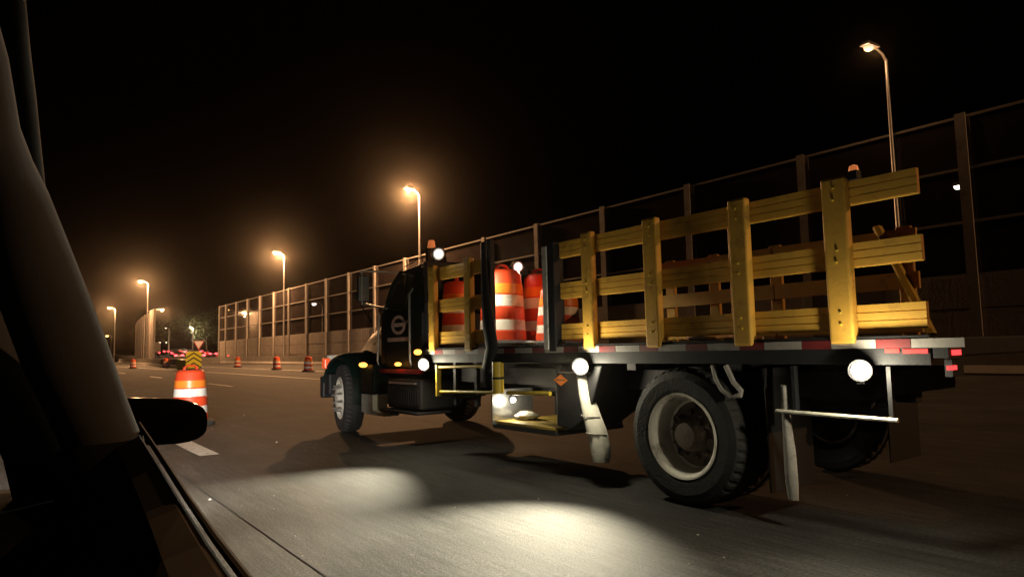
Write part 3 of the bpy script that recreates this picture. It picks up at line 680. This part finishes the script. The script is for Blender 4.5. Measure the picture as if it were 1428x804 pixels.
def bag(loc, s, label):
    mb = MB(); vs = []; n, k = 14, 8
    for i in range(k):
        t = i/(k-1)
        for j in range(n):
            a = 2*math.pi*j/n; r = s*math.sin(math.pi*(.08+.9*t))**.6*random.uniform(.8, 1.15)
            vs.append((r*math.cos(a), 1.5*r*math.sin(a), s*.9*t))
    fs = [(i*n+j, i*n+(j+1) % n, (i+1)*n+(j+1) % n, (i+1)*n+j) for i in range(k-1) for j in range(n)]+[tuple(range(n-1, -1, -1)), tuple(range((k-1)*n, k*n))]
    o = mb.add(vs, fs).build('plastic_bag', 'whiteplastic', None, smooth=True); o.location = loc; tag(o, label, 'bag')
bag(tw(.3, 2.35, .472), .1, 'crumpled white bag on the yellow work platform')
bag(tw(.25, 2.2, 1.252), .07, 'crumpled pale bag on the bed at the foot of the lit drum')

# ------------------------------------------------------------------ crash cushion with chevrons, yield sign
cc = empty('crash_cushion', (12.6, 63.8, 0)); tag(cc, 'yellow crash cushion with black chevron nose panel behind the nearest drum', 'crash cushion')
MB().box(-.55, .55, .06, 4.5, .15, .95).build('cushion_body', 'sheet_yellow', cc, bevel=.05)
MB().box(-.5, .5, .1, 4.4, 0, .148).build('skid_base', 'signblack', cc)
MB().prism([(-.62, .2), (.62, .2), (.62, 1.45), (.42, 1.62), (-.42, 1.62), (-.62, 1.45)], 0, .05, 'y').build('chevron_panel', 'sheet_yellow', cc)
for z in (.35, .8, 1.2):
    MB().prism([(-.62, z-.2), (0, z+.22), (.62, z-.2), (.62, z-.08), (0, z+.34), (-.62, z-.08)], -.006, -.001, 'y').build('chevron', 'signblack', cc)
ysn = empty('yield_sign', (17.5, 86, 0)); tag(ysn, 'small white and red yield sign beyond the barrier', 'sign')
MB().tube([(0, .05, 0), (0, .05, 2.9)], .05, 8).build('sign_post', 'galv', ysn)
MB().prism([(-.62, 2.95), (.62, 2.95), (0, 1.85)], 0, .03, 'y').build('sign_face', 'signred', ysn)
MB().prism([(-.47, 2.865), (.47, 2.865), (0, 2.03)], -.005, -.001, 'y').build('sign_center', 'signwhite', ysn)
MB().prism([(-.6, 2.945), (.6, 2.945), (.58, 2.915), (-.58, 2.915)], -.005, -.001, 'y').build('sign_border', 'signwhite', ysn)

# ------------------------------------------------------------------ traffic on the ramp
def make_car(m):
    c = empty('car')
    side = [(-2.2, .35), (2.2, .35), (2.25, .6), (2.15, .82), (1.1, .95), (.5, 1.4), (-1.0, 1.45), (-1.75, 1.02), (-2.2, .95), (-2.25, .6)]
    MB().prism(side, -.88, .88, 'x').build('body', m, c, bevel=.08, seg=2)
    MB().hexa([(-.68, -1.72, 1.06), (.68, -1.72, 1.06), (.68, -1.71, 1.06), (-.68, -1.71, 1.06), (-.55, -1.1, 1.41), (.55, -1.1, 1.41), (.55, -1.09, 1.41), (-.55, -1.09, 1.41)]).build('rear_window', 'signblack', c)
    for s in (-1, 1):
        MB().box(s*.6-.26, s*.6+.26, -2.27, -2.2, .7, .94).build('tail_light', 'carred', c, bevel=.02)
        for y in (-1.35, 1.35): MB().lathe([(.15, -.1), (.3, -.1), (.33, -.06), (.33, .06), (.3, .1), (.15, .1)], (s*.8, y, .33), 'x', 16).build('wheel', 'rubber', c)
    MB().box(-.25, .25, -2.28, -2.255, .62, .72).build('number_plate', 'signwhite', c)
    return c
protos = [make_car('bodygrey'), make_car('bodysilver'), make_car('bodydark')]
spots = []
for r_, Y in enumerate((150, 163, 178, 194, 212, 232)):
    for k in range(3): spots.append((27.2+(Y-150)*.14+k*3.7+random.uniform(-.4, .4), Y+random.uniform(-3, 3)))
spots += [(33, 141), (43, 158)]
used = set()
for i, (x, y) in enumerate(spots):
    p = protos[i % 3]; c = p if (i % 3) not in used else copy_tree(p); used.add(i % 3)
    c.location = (x, y, rampz(y)+.02); c.rotation_euler = (.017, 0, -.13+random.uniform(-.05, .05))
    tag(c, 'distant car with red tail lights in the queue on the ramp', 'car', 'cars queueing on the ramp')
bt = empty('box_truck', (29.5, 196, rampz(196)), -.1); tag(bt, 'pale beige box truck above the queue of red tail lights', 'truck')
MB().box(-1.25, 1.25, 0, 6, 1.0, 3.6).build('cargo_box', 'beige', bt, bevel=.04)
MB().box(-1.1, 1.1, .02, 7.6, .5, .98).build('frame', 'signblack', bt); MB().box(-1.1, 1.1, 6.1, 7.8, 1.0, 2.6).build('cab', 'beige', bt, bevel=.1)
for s in (-1, 1):
    MB().box(s*1.0-.15, s*1.0+.15, -.04, .015, .75, .95).build('tail_light', 'carred', bt)
    MB().box(s*1.1-.1, s*1.1+.1, -.04, -.003, 3.45, 3.55).build('marker_light', 'farlamp', bt)
    for y in (1.3, 6.6): MB().lathe([(.2, -.15), (.45, -.15), (.48, -.1), (.48, .1), (.45, .15), (.2, .15)], (s*.95, y, .48), 'x', 16).build('wheel', 'rubber', bt)

# ------------------------------------------------------------------ trees
def tree(x, y, z0, h, rad, label, n=2600, seed=1):
    rnd = random.Random(seed); t = empty('tree', (x, y, z0)); tag(t, label, 'tree', 'trees beyond the ramp')
    mb = MB(); mb.tube([(0, 0, 0), (.1, 0, h*.25), (-.1, .1, h*.5), (0, 0, h*.8)], [.35, .28, .2, .06], 8)
    tips = []
    for i in range(9):
        a = rnd.uniform(0, 6.28); zz = h*rnd.uniform(.3, .6); L = rad*rnd.uniform(.5, .95)
        e = (math.cos(a)*L, math.sin(a)*L, zz+h*rnd.uniform(.08, .3)); tips.append(e)
        mb.tube([(0, 0, zz), (e[0]*.5, e[1]*.5, (zz+e[2])/2+.2), e], [.14, .09, .03], 6)
    mb.build('trunk', 'bark', t, smooth=True)
    cl = MB(); cen = tips+[(rnd.gauss(0, rad*.35), rnd.gauss(0, rad*.35), h*rnd.uniform(.5, .95)) for _ in range(16)]
    for i in range(n):
        c = cen[i % len(cen)]; s = rnd.uniform(.1, .24); q = Vector((rnd.gauss(0, 1), rnd.gauss(0, 1), rnd.gauss(0, 1)))
        p = Vector(c)+q*rad*.2; a = Vector((rnd.uniform(-1, 1), rnd.uniform(-1, 1), rnd.uniform(-1, 1))).normalized(); b = a.orthogonal().normalized()
        cl.add([p-a*s, p+b*s*.6, p+a*s, p-b*s*.6], [(0, 1, 2, 3)])
    cl.build('crown', 'leaf', t)
for i, (x, y, h, r_, lb) in enumerate(((44, 206, 13, 5.5, 'leafy tree lit by a lamp above the red tail lights'), (52, 226, 11, 6, 'dark tree behind the yield sign'), (36, 250, 12, 6, 'dark tree between the two noise walls, nearest the box truck'), (60, 215, 15, 7, 'tall dark tree beside the end of the near noise wall'), (49, 262, 14, 7, 'farthest dark tree in the gap, behind the lit one'))):
    tree(x, y, rampz(min(y, 400))-.1, h-rampz(y), r_, lb, seed=i+3)

# ------------------------------------------------------------------ the car the picture is taken from
car = empty('passenger_car', (0, 0, 0)); tag(car, 'dark car pillar, door and black side mirror close in the foreground', 'car')
PILLAR = [([-.064,.634,1.559],.0263),([-.052,.684,1.536],.0286),([-.042,.736,1.504],.031),([-.034,.791,1.458],.0334),([-.023,.842,1.434],.0357),([-.009,.89,1.41],.0381),([.01,.937,1.361],.0421),([.03,.984,1.308],.0462),([.054,1.03,1.245],.0488),([.081,1.073,1.18],.0475),([.104,1.117,1.127],.0479)]
LOWER = [([.1045,1.118,1.126],.0474),([.117,1.082,1.08],.0447),([.131,1.049,1.004],.0416),([.14,1.03,.9],.04)]
STRIP = [([-.091,1.035,1.483],.0378),([-.063,1.059,1.387],.0391),([-.045,1.086,1.345],.0404),([-.022,1.11,1.285],.0418),([.003,1.134,1.214],.0431),([.023,1.16,1.154],.0444),([.037,1.189,1.117],.0457)]
STRIP2 = [([.037,1.19,1.116],.045),([.053,1.218,1.049],.047),([.069,1.249,.979],.0483),([.082,1.281,.922],.0496)]
FRAME = [([-.019,.741,1.643],.0104),([-.012,.811,1.595],.0114),([-.007,.879,1.57],.0123),([-.001,.947,1.546],.0132),([.005,1.016,1.515],.0142),([.011,1.085,1.486],.0151),([.02,1.14,1.44],.014)]
def sweep(name, S, m, flat=.6):
    o = MB().tube([s[0] for s in S], [s[1] for s in S], 20, flat, upv=(1, 0, 0)).build(name, m, car, smooth=True); return o
sweep('pillar_trim', PILLAR, 'pillarcloth', .55); sweep('pillar_base_trim', LOWER, 'doortrim', .55)
sweep('inner_pillar_trim', STRIP, 'pillarcloth', .5); sweep('inner_pillar_base', STRIP2, 'doortrim', .5)
sweep('window_frame', FRAME, 'seal', .8)
MB().tube([(p[0][0]+.0085, p[0][1]-.006, p[0][2]) for p in FRAME], .0018, 6).build('frame_bead', 'chrome', car, smooth=True)
BELT = [(.152,1.16,1.14),(.155,.982,1.11),(.147,.781,1.094),(.133,.593,1.093),(.122,.463,1.097),(.11,.2,1.1),(.105,-.4,1.1)]
dv = []
for x, y, z in BELT: dv += [(x-.11, y, z-.12), (x-.075, y, z-.035), (x-.035, y, z-.008), (x-.004, y, z), (x, y, z-.006), (x+.02, y, z-.35), (x-.11, y, z-.45)]
k = 7
MB().add(dv, [(i*k+j, i*k+(j+1) % k, (i+1)*k+(j+1) % k, (i+1)*k+j) for i in range(len(BELT)-1) for j in range(k)]+[tuple(range(k-1, -1, -1)), tuple(range((len(BELT)-1)*k, len(BELT)*k))]).build('door_panel', 'doortrim', car, smooth=False, bevel=.006)
MB().tube([(x+.003, y, z+.001) for x, y, z in BELT], .0035, 8).build('window_seal', 'seal', car, smooth=True)
# edge line of the sail panel
MB().tube([(.152,1.13,1.137),(.152,1.09,1.1),(.158,1.06,1.05),(.163,1.03,1.0)], .004, 8).build('trim_bead', 'seal', car, smooth=True)
MB().prism([(.95, 1.05), (1.3, 1.04), (1.75, .98), (1.75, .5), (.8, .5), (.78, .9)], -1.35, .12, 'x').build('dashboard', 'doortrim', car, bevel=.03, seg=3)
# side mirror housing
mv = []; n = 24; ks = 9
for i in range(ks):
    t = i/(ks-1); dy = -.045+.1*t; sc = (1-max(0, (t-.25)/.75)**2.2*.8) if t > .25 else (.94+.06*t/.25)
    for j in range(n):
        a = 2*math.pi*j/n; ca, sa = math.cos(a), math.sin(a)
        hx = .088*sc*math.copysign(abs(ca)**.55, ca); hz = .0445*sc*math.copysign(abs(sa)**.6, sa)*(1-.13*ca)
        mv.append((.212+hx-dy*.1, 1.475+dy-hx*.55, 1.119+hz-.03*hx))
MB().add(mv, [(i*n+j, i*n+(j+1) % n, (i+1)*n+(j+1) % n, (i+1)*n+j) for i in range(ks-1) for j in range(n)]+[tuple(range(n-1, -1, -1)), tuple(range((ks-1)*n, ks*n))]).build('mirror_housing', 'carpaint', car, smooth=True)
MB().tube([(.1, 1.42, 1.02), (.15, 1.48, 1.07), (.17, 1.5, 1.1)], [.03, .025, .02], 10, 1.4).build('mirror_stalk', 'carpaint', car, smooth=True)
# nose of the car with its headlamps
MB().prism([(1.62, .3), (3.0, .3), (3.08, .55), (2.95, .72), (1.62, .9)], -1.5, .1, 'x').build('front_body', 'carpaint', car, bevel=.06, seg=3)
for x in (-1.25, -.15):
    hl = MB().box(x-.16, x+.16, 2.96, 3.06, .58, .68).build('headlamp', 'whitelamp', car, bevel=.02)
    lamp('headlamp_beam', 'SPOT', (x, 3.12, .63), 1000, (1, .92, .8), car, (x+3.4, 18, .55), R(46), .8, .05)

# ------------------------------------------------------------------ haze volume added to imitate lamp bloom
hz = MB().box(-520, 720, -220, 920, -1.2, 22).build('haze', 'leaf'); hz.data.materials.clear()
hm = bpy.data.materials.new('haze'); hm.use_nodes = True; hn = hm.node_tree.nodes; hn.remove(hn['Principled BSDF'])
pv = hn.new('ShaderNodeVolumePrincipled'); pv.inputs['Density'].default_value = HAZE; pv.inputs['Anisotropy'].default_value = .965; pv.inputs['Color'].default_value = (.95, .84, .72, 1)
hm.node_tree.links.new(pv.outputs[0], hn['Material Output'].inputs['Volume']); hz.data.materials.append(hm)
hm.cycles.volume_sampling = 'EQUIANGULAR'; hm.cycles.homogeneous_volume = True
tag(hz, 'thin added haze imitating lens bloom around the lamps', 'haze', kind='stuff')
